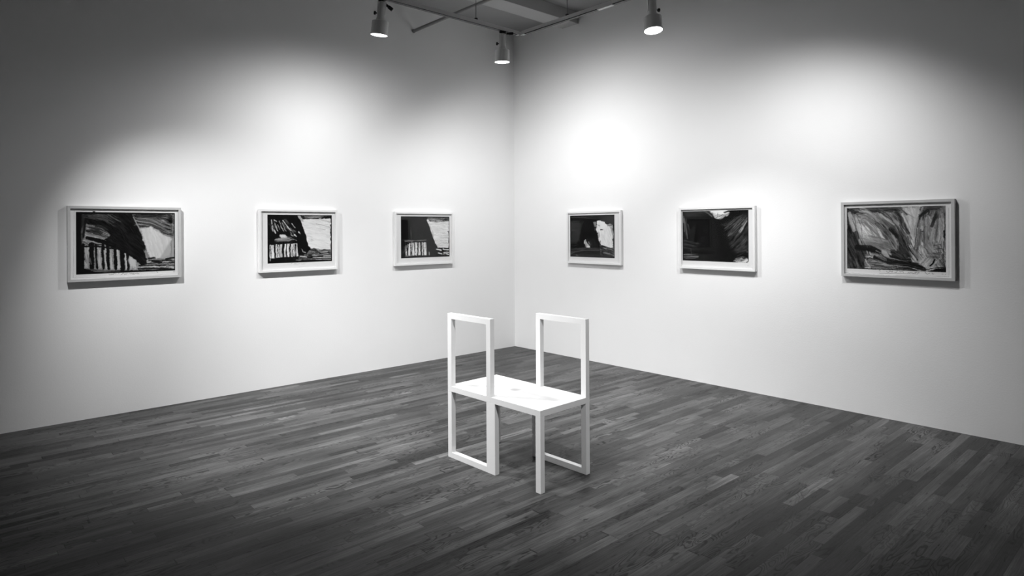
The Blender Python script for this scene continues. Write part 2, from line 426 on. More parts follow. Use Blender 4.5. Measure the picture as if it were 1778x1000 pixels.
class Sheet:
    """a sheet of paper painted stroke by stroke; drawing units are those of its own quad q (TL,TR,BR,BL)"""
    def __init__(s, q, sheet, field, nx, seed):
        # sheet: (w, h) metres of the paper; field: (x0, x1, z0, z1) of the inked field on it, origin at lower left
        s.w, s.h = sheet; s.seed = seed; s.rnd = random.Random(seed)
        ny = int(nx*s.h/s.w); s.nx, s.ny = nx, ny
        gx, gz = np.meshgrid(np.linspace(0, s.w, nx), np.linspace(0, s.h, ny))
        s.gx, s.gz = gx, gz
        u = (gx-field[0])/(field[1]-field[0]); v = (field[3]-gz)/(field[3]-field[2])
        A = []; B = []
        for (a, b), (X, Y) in zip(((0, 0), (1, 0), (1, 1), (0, 1)), q):
            A.append([a, b, 1, 0, 0, 0, -a*X, -b*X]); B.append(X)
            A.append([0, 0, 0, a, b, 1, -a*Y, -b*Y]); B.append(Y)
        h = np.linalg.solve(np.array(A, float), np.array(B, float))
        d = h[6]*u+h[7]*v+1
        s.X = (h[0]*u+h[1]*v+h[2])/d; s.Y = (h[3]*u+h[4]*v+h[5])/d
        s.infield = (u >= 0) & (u <= 1) & (v >= 0) & (v <= 1)
        s.u, s.v = u, v
        s.img = np.full(s.X.shape, 0.93)
        wx = vnoise(s.X/9, s.Y/9, seed+1)-.5; wy = vnoise(s.X/9, s.Y/9, seed+2)-.5
        w2 = vnoise(s.X/28, s.Y/28, seed+3)-.5; w3 = vnoise(s.X/28, s.Y/28, seed+4)-.5
        s.wx = wx*6+w2*8; s.wy = wy*6+w3*8
        s.clip = True
    def put(s, a, val):
        a = np.clip(a, 0, 1)
        if s.clip: a = a*s.infield
        s.img = s.img*(1-a)+val*a
    def fill(s, val): s.put(np.ones_like(s.img), val)
    def grain(s, ang, fine=1.0):
        c, k = math.cos(math.radians(ang)), math.sin(math.radians(ang))
        al = s.X*c+s.Y*k+s.wx*2; pe = -s.X*k+s.Y*c+s.wy*1.5
        sd = s.rnd.randrange(9999)
        return (vnoise(pe*0.10*fine+90, al*0.011+90, sd)*.45+vnoise(pe*0.22*fine+90, al*0.018+90, sd+1)*.35+vnoise(s.X*.02, s.Y*.02, sd+2)*.2-.5)*3.2
    def poly(s, pts, val, alpha=1.0, soft=4.0, rough=1.0, st=None):
        if st is not None: val = np.clip(val+s.grain(st[0])*st[1], .03, .95)
        X = s.X+s.wx*rough; Y = s.Y+s.wy*rough
        ins = np.zeros(X.shape, bool); dist = np.full(X.shape, 1e9)
        n = len(pts)
        for i in range(n):
            x0, y0 = pts[i]; x1, y1 = pts[(i+1) % n]
            c = ((y0 > Y) != (y1 > Y)) & (X < (x1-x0)*(Y-y0)/((y1-y0) if y1 != y0 else 1e-9)+x0)
            ins ^= c
            dx, dy = x1-x0, y1-y0
            t = np.clip(((X-x0)*dx+(Y-y0)*dy)/(dx*dx+dy*dy+1e-9), 0, 1)
            dist = np.minimum(dist, np.hypot(X-x0-t*dx, Y-y0-t*dy))
        sd = np.where(ins, dist, -dist)
        s.put(alpha*np.clip(sd/soft+.5, 0, 1), val)
    def stroke(s, pts, w, val, alpha=1.0, dry=0.0, soft=3.0, taper=0.0, rough=0.6):
        X = s.X+s.wx*rough; Y = s.Y+s.wy*rough
        best = np.full(X.shape, 1e9); al = np.zeros(X.shape); sg = np.zeros(X.shape)
        L = [0.0]
        for a, b in zip(pts, pts[1:]): L.append(L[-1]+math.hypot(b[0]-a[0], b[1]-a[1]))
        for i in range(len(pts)-1):
            x0, y0 = pts[i]; x1, y1 = pts[i+1]; dx, dy = x1-x0, y1-y0; l2 = dx*dx+dy*dy+1e-9
            t = np.clip(((X-x0)*dx+(Y-y0)*dy)/l2, 0, 1)
            d = np.hypot(X-x0-t*dx, Y-y0-t*dy)
            m = d < best
            best = np.where(m, d, best); al = np.where(m, L[i]+t*math.sqrt(l2), al)
            sg = np.where(m, ((X-x0)*dy-(Y-y0)*dx)/math.sqrt(l2), sg)
        hw = w/2*(1-taper*(al/max(L[-1], 1e-6)))
        a = alpha*np.clip((hw-best)/soft+.5, 0, 1)
        if dry > 0:
            sd = s.rnd.randrange(9999)
            br = vnoise(sg*0.22+50, al*0.012, sd)*.65+vnoise(sg*0.5+50, al*0.02, sd+1)*.35
            a = a*np.clip((br-dry)*4.5+.5, 0, 1)
        s.put(a, np.clip(val+(vnoise(sg*0.25+50, al*0.02, s.rnd.randrange(9999))-.5)*(.22 if val > .15 else .06), .03, .95))
    def streaks(s, path, spread, n, w, vals, alpha=0.8, dry=0.35, jit=0.15, part=0.6):
        """n strokes following a path, scattered sideways by spread"""
        r = s.rnd; dry *= .7; alpha = min(1, alpha*1.25); w *= 1.1; n = int(n*1.3)
        P_ = [Vector(p) for p in path]
        for k in range(n):
            o = (r.random()-.5)*spread
            a = r.random()*(1-part); b = a+part*(.5+.5*r.random())
            pts = []
            m = 6
            for i in range(m+1):
                t = (a+(b-a)*i/m)*(len(P_)-1); j = min(int(t), len(P_)-2); f = t-j
                p = P_[j].lerp(P_[j+1], f); d = (P_[j+1]-P_[j]).normalized(); nn = Vector((-d.y, d.x))
                q_ = p+nn*(o*(1+jit*math.sin(3*t+k)))
                pts.append((q_.x, q_.y))
            s.stroke(pts, w*(.5+r.random()), vals[0]+(vals[1]-vals[0])*r.random(), alpha*(.5+.5*r.random()), dry, 2.5, .3)
    def border(s, w, val=0.05, sides='ltrb'):
        nz = (vnoise(s.X/14, s.Y/14, s.seed+8)-.5)*w*.8
        fw = np.ptp(s.X[s.infield]); fh = np.ptp(s.Y[s.infield])
        for c, d in (('l', s.u*fw), ('r', (1-s.u)*fw), ('t', s.v*fh), ('b', (1-s.v)*fh)):
            if c in sides: s.put(np.clip((w+nz-d)/2.5+.5, 0, 1), val)
    def scribble(s, x0, x1, y, hgt, val=0.45, n=None, slope=0.0):
        """tiny illegible pencil handwriting in the margin"""
        s.clip = False
        r = s.rnd; x = x0; pts = []
        while x < x1:
            pts.append((x, y+slope*(x-x0)+(r.random()-.5)*hgt)); x += 3+r.random()*6
            if r.random() < .12:
                if len(pts) > 1: s.stroke(pts, 3.2, val, .8, 0, 2.5, 0, 0)
                pts = []; x += 14
        if len(pts) > 1: s.stroke(pts, 3.2, val, .8, 0, 2.5, 0, 0)
        s.clip = True
    def mesh(s, name, parent, y):
        g = np.clip(s.img, 0.02, 1.0)
        lin = np.where(g <= 0.04045, g/12.92, ((g+0.055)/1.055)**2.4)*0.97
        ny, nx = s.gx.shape
        co = np.stack([s.gx-s.w/2, np.full(s.gx.shape, y), s.gz-s.h/2], -1).reshape(-1, 3).astype(np.float32)
        i = np.arange((ny-1)*(nx-1)); r_, c_ = i//(nx-1), i % (nx-1)
        q = np.stack([r_*nx+c_, r_*nx+c_+1, (r_+1)*nx+c_+1, (r_+1)*nx+c_], -1).astype(np.int32)
        me = bpy.data.meshes.new(name)
        me.vertices.add(len(co)); me.vertices.foreach_set('co', co.ravel())
        me.loops.add(q.size); me.loops.foreach_set('vertex_index', q.ravel())
        me.polygons.add(len(q)); me.polygons.foreach_set('loop_start', np.arange(0, q.size, 4, dtype=np.int32))
        me.update(calc_edges=True)
        at = me.attributes.new('ink', 'FLOAT_COLOR', 'POINT')
        c = np.ones((len(co), 4), np.float32); c[:, :3] = lin.reshape(-1, 1)
        at.data.foreach_set('color', c.ravel())
        me.materials.append(M_ink)
        return link(bpy.data.objects.new(name, me), parent)

def framed(wall, a0, a1, z0, z1, fa0, fa1, fz0, fz1, q, label, mat, nx, seed, paint, face=0.0195):
    """wall 'L': a runs from the corner along X; wall 'R': along Y. a0 = picture-left edge."""
    am, zm = (a0+a1)/2, (z0+z1)/2
    Wd, Hh = abs(a1-a0), z1-z0
    if wall == 'L': root = empty('framed_drawing', (am, 0, zm), PI)
    else: root = empty('framed_drawing', (0, am, zm), PI/2)
    # local: x to the picture's right, -y out of the wall
    dep, rec = 0.038, 0.0235
    bm = bmesh.new()
    x, z, i = Wd/2, Hh/2, face
    def ring(X, Z, y): return [bm.verts.new((sx*X, y, sz*Z)) for sx, sz in ((-1, -1), (1, -1), (1, 1), (-1, 1))]
    R_ = [ring(x, z, -0.0005), ring(x, z, -dep), ring(x-i, z-i, -dep), ring(x-i, z-i, -rec+0.001), ring(x-i+0.001, z-i+0.001, -rec+0.001), ring(x-i+0.001, z-i+0.001, -0.0005)]
    for a, b in zip(R_, R_[1:]+R_[:1]):
        for k in range(4): bm.faces.new((a[k], a[(k+1) % 4], b[(k+1) % 4], b[k]))
    build('frame', bm, mat, root, bevel=0.0012)
    bm = bmesh.new(); box(bm, -x+i, x-i, -rec+0.0015, -0.004, -z+i, z-i)
    build('backing_board', bm, M_back, root)
    bm = bmesh.new(); box(bm, -x+i, x-i, -dep+0.0075, -dep+0.0055, -z+i, z-i)
    build('glass', bm, M_glass, root)
    sw, sh = Wd-2*i-0.0005, Hh-2*i-0.0005
    sx = abs(fa0-a0)-i; field = (sx, sx+abs(fa1-fa0), fz0-z0-i, fz1-z0-i)
    S = Sheet(q, (sw, sh), field, nx, seed)
    paint(S)
    S.mesh('drawing', root, -rec)
    tag(root, label, 'picture', 'framed charcoal drawings')
    return root

def paint_fence_large(s):
    s.fill(.60)
    s.poly([(240,290),(560,290),(700,520),(620,560),(240,560)], .62, 1, 12, 1, (25,.30))
    s.streaks([(280,330),(420,360),(560,440)], 120, 26, 12, (.35,.75), .7, .45)
    # fence bay
    s.poly([(245,505),(560,520),(840,600),(830,750),(245,750)], .62, 1, 6, 1, (85,.16))
    for x, w, ln in ((262,26,0),(345,50,6),(388,24,16),(462,32,6),(508,34,12),(580,34,14),(655,50,8),(712,34,6)):
        s.stroke([(x,500),(x+ln*.3,620),(x+ln,745)], w, .06, 1, 0, 5, .1, 1.2)
    for x in (290,425,475,540,610,690,755):
        s.stroke([(x,560),(x+6,660),(x+14,735)], 12, .8, .8, .3, 6)
    s.poly([(730,610),(790,660),(805,735),(740,715),(715,660)], .80, .9, 14)
    s.streaks([(300,620),(330,740)], 60, 8, 8, (.3,.6), .6, .4)
    # dark mass sweeping down
    s.poly([(240,160),(750,160),(790,240),(830,335),(862,430),(905,540),(885,570),(920,690),(900,712),(845,712),(800,655),(720,600),(620,560),(520,520),(570,500),(480,450),(540,400),(470,345),(370,305),(285,285),(240,330)], .075, 1, 5, 1.6, (38,.07))
    s.poly([(240,160),(285,240),(270,420),(240,520)], .2, .8, 20)
    s.streaks([(250,180),(450,190),(700,330)], 120, 22, 6, (.2,.5), .7, .4, .1, .4); s.streaks([(290,340),(420,370),(540,430)], 70, 12, 10, (.08,.3), .8, .3)
    s.stroke([(300,432),(360,445),(470,470),(580,510)], 34, .06, 1, .15, 5, -.5)
    s.stroke([(340,375),(430,395),(520,420)], 18, .25, .8, .4)
    s.stroke([(350,480),(400,500),(470,505)], 14, .1, .9, .2)
    s.stroke([(245,520),(400,517),(600,545)], 16, .08, 1, .1)
    s.stroke([(880,500),(928,572)], 18, .06, 1, 0)
    s.streaks([(270,190),(480,210),(640,300)], 90, 20, 7, (.2,.42), .55, .5)
    s.streaks([(280,290),(450,330),(560,420)], 50, 10, 6, (.15,.35), .6, .5)
    s.streaks([(600,220),(700,330),(800,500)], 150, 10, 5, (.12,.24), .5, .5)
    # sky at right
    s.poly([(755,185),(1190,185),(1190,430),(1090,400),(960,310),(835,325),(800,250)], .36, 1, 6, 1, (18,.34))
    s.streaks([(790,240),(960,265),(1180,370)], 110, 34, 11, (.08,.66), .75, .42, .2, .8)
    s.streaks([(790,205),(1000,195),(1190,215)], 40, 14, 9, (.08,.4), .8, .4, .2, .8)
    s.stroke([(770,215),(815,300),(835,340)], 12, .7, .8, .3)
    s.poly([(850,335),(960,312),(1090,400),(1165,440),(1150,600),(1040,640),(945,640),(915,560),(870,440)], .82, 1, 16, 2, (70,.05))
    s.poly([(1040,640),(1150,460),(1190,460),(1190,630)], .66, .8, 20)
    s.stroke([(890,560),(930,630),(925,660)], 26, .5, .7, .35, 10)
    s.stroke([(1160,450),(1160,620)], 8, .45, .7, .2); s.stroke([(1180,180),(1172,380)], 8, .6, .7, .3)
    # sea
    s.poly([(905,640),(1195,620),(1195,755),(820,765),(840,715),(915,700)], .52, 1, 5, 1, (0,.32))
    for p, w, v in (([(930,636),(990,630)],18,.1),([(930,658),(1060,660),(1190,630)],9,.1),([(960,668),(1060,675)],16,.06),([(1070,660),(1160,655)],14,.08),
                    ([(920,688),(1190,684)],10,.16),([(830,712),(1190,700)],12,.07),([(820,745),(1000,738),(1190,748)],14,.08),([(850,728),(1100,722)],8,.75),([(960,694),(1190,698)],6,.7),([(1100,640),(1190,625)],10,.1)):
        s.stroke(p, w, v, .95, .15, 3)
    # frame of ink
    s.poly([(240,745),(480,765),(820,758),(1200,745),(1200,780),(180,815)], .055, 1, 4)
    s.streaks([(280,755),(500,772),(780,765)], 24, 9, 5, (.3,.6), .6, .4)
    s.poly([(180,160),(243,160),(240,420),(262,640),(262,740),(240,812),(180,812)], .055, 1, 10)
    s.stroke([(285,240),(262,420)], 22, .08, .9, .1, 8)
    s.poly([(180,160),(1205,160),(1205,184),(180,188)], .06, 1, 3); s.stroke([(1196,170),(1196,760)], 10, .08, 1, .1)
    s.scribble(520, 850, 800, 20, .45, slope=-.02); s.scribble(1010, 1045, 778, 16, .3); s.scribble(1180, 1200, 772, 10, .4)
    s.clip = False
    s.stroke([(165,842),(700,832),(1225,792)], 3, .62, .7, 0, 2, 0, .3); s.stroke([(168,150),(160,840)], 3, .66, .6, 0, 2, 0, .3)
    s.stroke([(360,160),(378,162)], 10, .15, .9)

def paint_fence_medium(s):
    s.fill(.05)
    s.poly([(640,225),(1030,215),(1030,615),(780,600),(745,570),(715,450),(670,320)], .92, 1, 5, 1.5, (10,.06))
    s.poly([(600,172),(640,180),(690,255),(660,250),(620,215)], .7, 1, 6)
    s.streaks([(660,185),(850,185),(1030,200)], 40, 14, 8, (.3,.85), .8, .4, .2, .7)
    s.stroke([(650,200),(800,215),(1030,200)], 7, .08, .9, .2); s.stroke([(700,215),(880,222),(1020,262)], 8, .45, .7, .4)
    s.stroke([(840,285),(930,300),(1025,330)], 6, .55, .7, .3); s.stroke([(850,340),(960,360)], 7, .6, .7, .4)
    s.streaks([(760,460),(830,500)], 90, 6, 7, (.6,.8), .5, .5)
    # fence
    s.poly([(245,560),(600,535),(612,705),(470,715),(330,735),(245,745)], .90, 1, 5, 1, (92,.16))
    for x, w in ((262,9),(312,26),(345,10),(368,8),(412,22),(425,12),(462,16),(508,20),(545,9),(572,18),(590,6)):
        s.stroke([(x+4,550),(x-4,630),(x+5,715)], w, .06, 1, 0, 3, .2, 1.2)
    for x in (250,385,400,530): s.stroke([(x+2,575),(x-4,720)], 4, .2, .8, .2, 2)
    s.poly([(220,735),(330,725),(470,715),(620,700),(620,780),(220,790)], .05, 1, 6)
    s.stroke([(255,735),(252,760)], 14, .75, .8, .2)
    s.stroke([(300,520),(440,515),(600,530)], 12, .06, 1)
    s.streaks([(310,490),(450,482),(600,495)], 34, 12, 8, (.35,.75), .8, .4)
    s.poly([(380,420),(445,426),(475,462),(400,470),(372,445)], .86, 1, 10)
    s.streaks([(260,240),(330,420)], 90, 12, 5, (.3,.7), .8, .35, .1, .3); s.streaks([(400,250),(520,400),(590,470)], 120, 16, 5, (.3,.75), .8, .35, .1, .25); s.streaks([(300,500),(450,490),(600,500)], 50, 14, 6, (.4,.8), .8, .35)
    s.stroke([(450,450),(540,475),(590,500)], 8, .6, .8, .3)
    # scratches in the dark
    for p, w in (([(268,240),(272,290)],10),([(300,240),(335,250)],10),([(275,320),(285,380)],9),([(300,370),(322,415)],12),([(310,290),(345,365)],6),
                 ([(420,240),(450,285),(480,320)],9),([(475,320),(515,372)],12),([(530,285),(572,335)],8),([(560,420),(590,450)],11),([(618,385),(638,412)],9),
                 ([(400,270),(440,330)],5),([(370,250),(400,330)],4),([(350,300),(375,360)],5),([(330,320),(350,380)],5),([(430,340),(460,380)],5),([(395,320),(425,385)],5),([(520,420),(545,440)],7)):
        s.stroke(p, w*1.25, .88, .95, .12, 4, .3, 1.4)
    # sea
    s.poly([(780,600),(1035,615),(1035,745),(790,755),(620,755),(620,690),(700,690),(745,640),(770,620)], .22, 1, 4, 1, (0,.40))
    for p, w in (([(850,618),(930,612)],8),([(870,632),(990,640)],7),([(640,705),(720,712)],14),([(690,685),(740,688)],6),([(790,690),(930,684),(1030,690)],9),
                 ([(800,718),(1030,716)],10),([(840,742),(1030,735)],7),([(900,660),(1000,668)],6),([(585,752),(650,752)],6),([(820,655),(880,668)],6),([(940,700),(1030,702)],6)):
        s.stroke(p, w, .85, .9, .2, 3)
    s.poly([(650,600),(680,640),(720,660),(700,665),(665,640)], .7, .9, 5)
    s.poly([(1030,172),(1050,172),(1052,765),(1036,765),(1038,450)], .06, 1, 3, 1.0)
    s.stroke([(217,176),(1045,176)], 10, .06)
    s.scribble(520, 720, 802, 10, .7)
    s.clip = False; s.stroke([(620,840),(1110,812)], 3, .82, .6, 0, 2, 0, .3); s.clip = True

def paint_fence_small(s):
    s.fill(.15)  # glass reflection painted into the ink: darker quad and bar on lifted grey
    s.poly([(172,225),(300,235),(318,500),(180,520)], .05, 1, 10, .3)
    s.poly([(330,200),(345,200),(372,510),(345,510)], .09, .9, 8, .2)
    s.streaks([(320,380),(330,500)], 30, 7, 5, (.25,.4), .6, .5)
    s.stroke([(375,360),(410,385)], 8, .28, .6, .3); s.stroke([(455,460),(485,482)], 8, .3, .6, .3)
    s.poly([(172,520),(235,530),(240,780),(180,790)], .07, 1, 14)
    # light sky
    s.poly([(552,215),(640,195),(870,225),(866,620),(710,620),(650,500),(605,350),(570,270)], .90, 1, 5, 1.5, (8,.10))
    s.poly([(552,200),(620,185),(870,195),(875,240),(700,225),(590,235)], .35, .9, 12, 1, (6,.35))
    s.streaks([(570,215),(720,225),(870,215)], 60, 18, 9, (.1,.85), .75, .42, .2, .6)
    s.streaks([(600,300),(730,290),(860,320)], 120, 9, 8, (.75,.88), .6, .5)
    s.stroke([(590,300),(640,400),(645,480)], 10, .6, .6, .35)
    # fence
    s.poly([(250,600),(330,560),(545,540),(556,735),(430,745),(250,745)], .84, 1, 5, 1, (88,.22))
    for x0, x1, w in ((262,278,22),(300,275,10),(325,325,16),(362,330,5),(372,385,12),(428,424,18),(468,478,24),(500,512,10),(345,340,4),(455,430,4)):
        s.stroke([(x0,535),((x0+x1)/2,640),(x1,740)], w, .07, 1, 0, 3, .15, 1.0)
    s.stroke([(400,640),(540,625)], 6, .3, .6, .3)
    s.stroke([(235,535),(390,530),(548,515)], 12, .7, .9, .3); s.stroke([(235,532),(548,520)], 4, .3, .8, .3); s.stroke([(280,548),(548,542)], 10, .1, .9)
    s.stroke([(230,620),(228,700)], 16, .3, .7, .3, 8)
    s.poly([(180,755),(330,745),(440,738),(600,735),(600,790),(180,792)], .13, 1, 4)
    s.streaks([(230,755),(380,752)], 20, 6, 4, (.4,.7), .6, .3)
    s.stroke([(590,690),(595,730)], 12, .7, .8, .3); s.stroke([(570,650),(580,730)], 5, .45, .7, .3)
    # sea
    s.poly([(700,622),(880,622),(884,745),(600,755),(690,700)], .13, 1, 4)
    for p, w in (([(700,645),(760,658)],20),([(790,642),(870,650)],16),([(725,700),(770,710)],18),([(800,690),(880,685)],14),([(840,708),(878,718)],18),([(790,712),(840,706)],8)):
        s.stroke(p, w, .88, .95, .15, 4)
    s.poly([(866,178),(880,178),(886,745),(872,745)], .10, 1, 3, .8); s.stroke([(850,385),(878,385)], 8, .2)
    s.stroke([(172,180),(878,180)], 9, .12); s.stroke([(420,195),(870,190)], 9, .2, .8, .2)
    s.scribble(270, 320, 825, 8, .84)

def paint_glow(s):
    s.fill(.07)
    s.poly([(165,235),(290,235),(320,300),(300,540),(175,540)], .16, .9, 24, 1, (0,.06))  # grey rectangle reflected in the glass, painted into the ink
    s.streaks([(180,330),(290,330)], 200, 18, 8, (.1,.22), .6, .5, .1, .9)
    s.poly([(165,165),(560,205),(600,200),(590,150),(165,150)], .12, .9, 8, .3)
    s.stroke([(190,185),(380,195),(580,215)], 12, .28, .7, .2)
    s.poly([(590,155),(808,150),(808,290),(720,280),(600,232)], .17, 1, 6)
    # bright patch
    s.poly([(555,240),(600,232),(660,255),(700,300),(760,290),(780,300),(785,400),(800,480),(780,500),(795,625),(740,628),(650,600),(610,590),(575,520),(560,420),(540,370),(550,320)], .92, 1, 6, 2.0, (75,.07))
    s.poly([(700,290),(780,290),(790,400),(800,470),(790,490),(760,400),(740,330)], .6, .8, 10, 1.5, (75,.25))
    s.stroke([(715,310),(770,300)], 20, .3, .7, .3, 6)
    s.stroke([(605,368),(635,366)], 14, .2, .9, .2, 5)
    s.stroke([(568,300),(590,310)], 14, .55, .6, .3, 6)
    s.stroke([(575,410),(580,470)], 28, .5, .7, .35, 8); s.stroke([(600,530),(600,600)], 14, .4, .7, .3)
    s.stroke([(560,490),(590,560),(620,600)], 12, .12, .9, .2)
    s.stroke([(760,330),(790,480),(800,600)], 5, .4, .6, .3)
    s.poly([(498,255),(545,250),(540,330),(520,325)], .6, .9, 8)
    s.stroke([(500,260),(520,310)], 6, .2, .7, .2); s.stroke([(524,345),(526,380)], 9, .5, .7, .3)
    # small flame of light low in the dark
    s.poly([(370,520),(390,515),(410,545),(450,600),(455,625),(395,628),(375,580)], .72, 1, 10, 2, (75,.35))
    s.streaks([(410,540),(440,625)], 70, 10, 6, (.2,.85), .7, .4, .1, .7)
    s.stroke([(440,560),(480,580)], 10, .3, .6, .3)
    for x in (380,420,450,465): s.stroke([(x,480),(x+4,600)], 3, .2, .5, .3)
    # shelf of grey at the bottom
    s.poly([(165,640),(330,625),(600,630),(600,665),(330,670),(200,700),(165,720)], .19, 1, 8, 1, (-5,.09))
    s.stroke([(180,715),(240,685),(360,665),(590,665)], 9, .32, .8, .15, 5, 0, .3)
    s.stroke([(170,690),(185,720)], 8, .4, .7, .2)
    s.poly([(600,620),(808,630),(808,775),(600,770),(600,700)], .24, 1, 10, 1.5, (20,.28))
    s.streaks([(620,660),(700,700),(800,740)], 120, 22, 9, (.08,.45), .7, .4)
    s.stroke([(645,635),(690,645)], 16, .6, .8, .3, 6); s.stroke([(650,700),(740,710)], 18, .6, .7, .35, 6); s.stroke([(720,655),(770,655)], 12, .5, .7, .3)
    s.poly([(170,720),(330,720),(600,730),(808,760),(808,778),(170,758)], .15, .9, 8)
    s.stroke([(255,728),(275,738)], 9, .5, .7, .2)
    s.border(5, .07, 'ltrb')

def paint_dark(s):
    s.fill(.055)
    s.poly([(470,150),(500,195),(540,240),(600,240),(660,215),(700,180),(690,150),(720,130),(440,130)], .66, 1, 14, 2, (-20,.3))
    s.poly([(462,130),(700,130),(655,165),(640,185),(600,190),(560,185),(520,180),(490,165)], .93, 1, 10)
    s.stroke([(405,155),(450,175),(490,215)], 16, .4, .8, .3, 8); s.stroke([(640,165),(690,150)], 16, .1, .9, .2, 6)
    s.stroke([(560,170),(555,235)], 5, .3, .6, .3); s.stroke([(560,240),(640,210)], 12, .8, .8, .35, 8)
    s.poly([(145,150),(330,150),(400,160),(330,210),(200,220),(145,190)], .13, .9, 16, 2, (5,.07))
    # left wing
    s.stroke([(165,240),(170,350),(195,470)], 30, .36, .8, .4, 12)
    s.stroke([(150,210),(150,290)], 12, .5, .8, .3); s.stroke([(160,240),(160,400)], 5, .6, .6, .3)
    s.poly([(200,240),(325,240),(325,520),(210,500)], .045, .9, 14)
    s.streaks([(190,300),(240,430)], 60, 12, 6, (.2,.32), .6, .45)
    s.streaks([(145,540),(250,560),(340,600)], 90, 20, 9, (.1,.26), .6, .45, .1, .9)
    s.streaks([(150,690),(250,690),(340,680)], 50, 16, 9, (.15,.5), .7, .42, .1, .8)
    s.stroke([(200,700),(260,695),(320,690)], 14, .5, .8, .35, 6); s.stroke([(235,600),(245,660)], 10, .35, .6, .4)
    s.stroke([(310,530),(340,545)], 14, .3, .5, .3, 8)
    # right wing
    s.poly([(640,300),(820,220),(920,160),(925,640),(760,640),(680,520)], .17, .9, 50, 2, (-45,.16))
    s.streaks([(690,440),(800,330),(915,220)], 190, 46, 10, (.1,.42), .65, .45, .15, .55)
    s.stroke([(825,395),(860,340),(905,275)], 30, .68, .85, .38, 8)
    s.stroke([(860,310),(910,240)], 26, .52, .8, .4, 8)
    s.stroke([(690,440),(740,390)], 26, .36, .7, .42, 10); s.stroke([(600,310),(640,320)], 16, .26, .6, .35, 8)
    s.stroke([(760,520),(850,480)], 50, .25, .6, .45, 16)
    s.streaks([(760,640),(840,600),(915,560)], 110, 22, 8, (.1,.32), .6, .45, .1, .7)
    s.stroke([(915,290),(860,400),(780,490)], 14, .06, .9, .2, 6)
    # light corner
    s.poly([(740,750),(790,715),(850,720),(915,715),(915,765),(800,765)], .66, .9, 10, 2, (-15,.5))
    s.streaks([(750,745),(830,725),(915,700)], 50, 10, 6, (.05,.95), .8, .4)
    s.stroke([(800,755),(890,760)], 12, .92, .8, .2, 5); s.stroke([(840,705),(870,700)], 10, .5, .7, .3)
    s.stroke([(905,630),(915,640)], 12, .4, .6, .2)
    s.put(np.clip((8-((1-s.u)*790))/3, 0, 1)*(vnoise(s.X/10, s.Y/22, 91) > .35), .10)
    s.clip = False
    s.poly([(925,740),(940,740),(940,785),(885,785),(905,768),(920,758)], .93, 1, 3, .2)
    s.clip = True
    s.scribble(912, 926, 798, 5, .7)

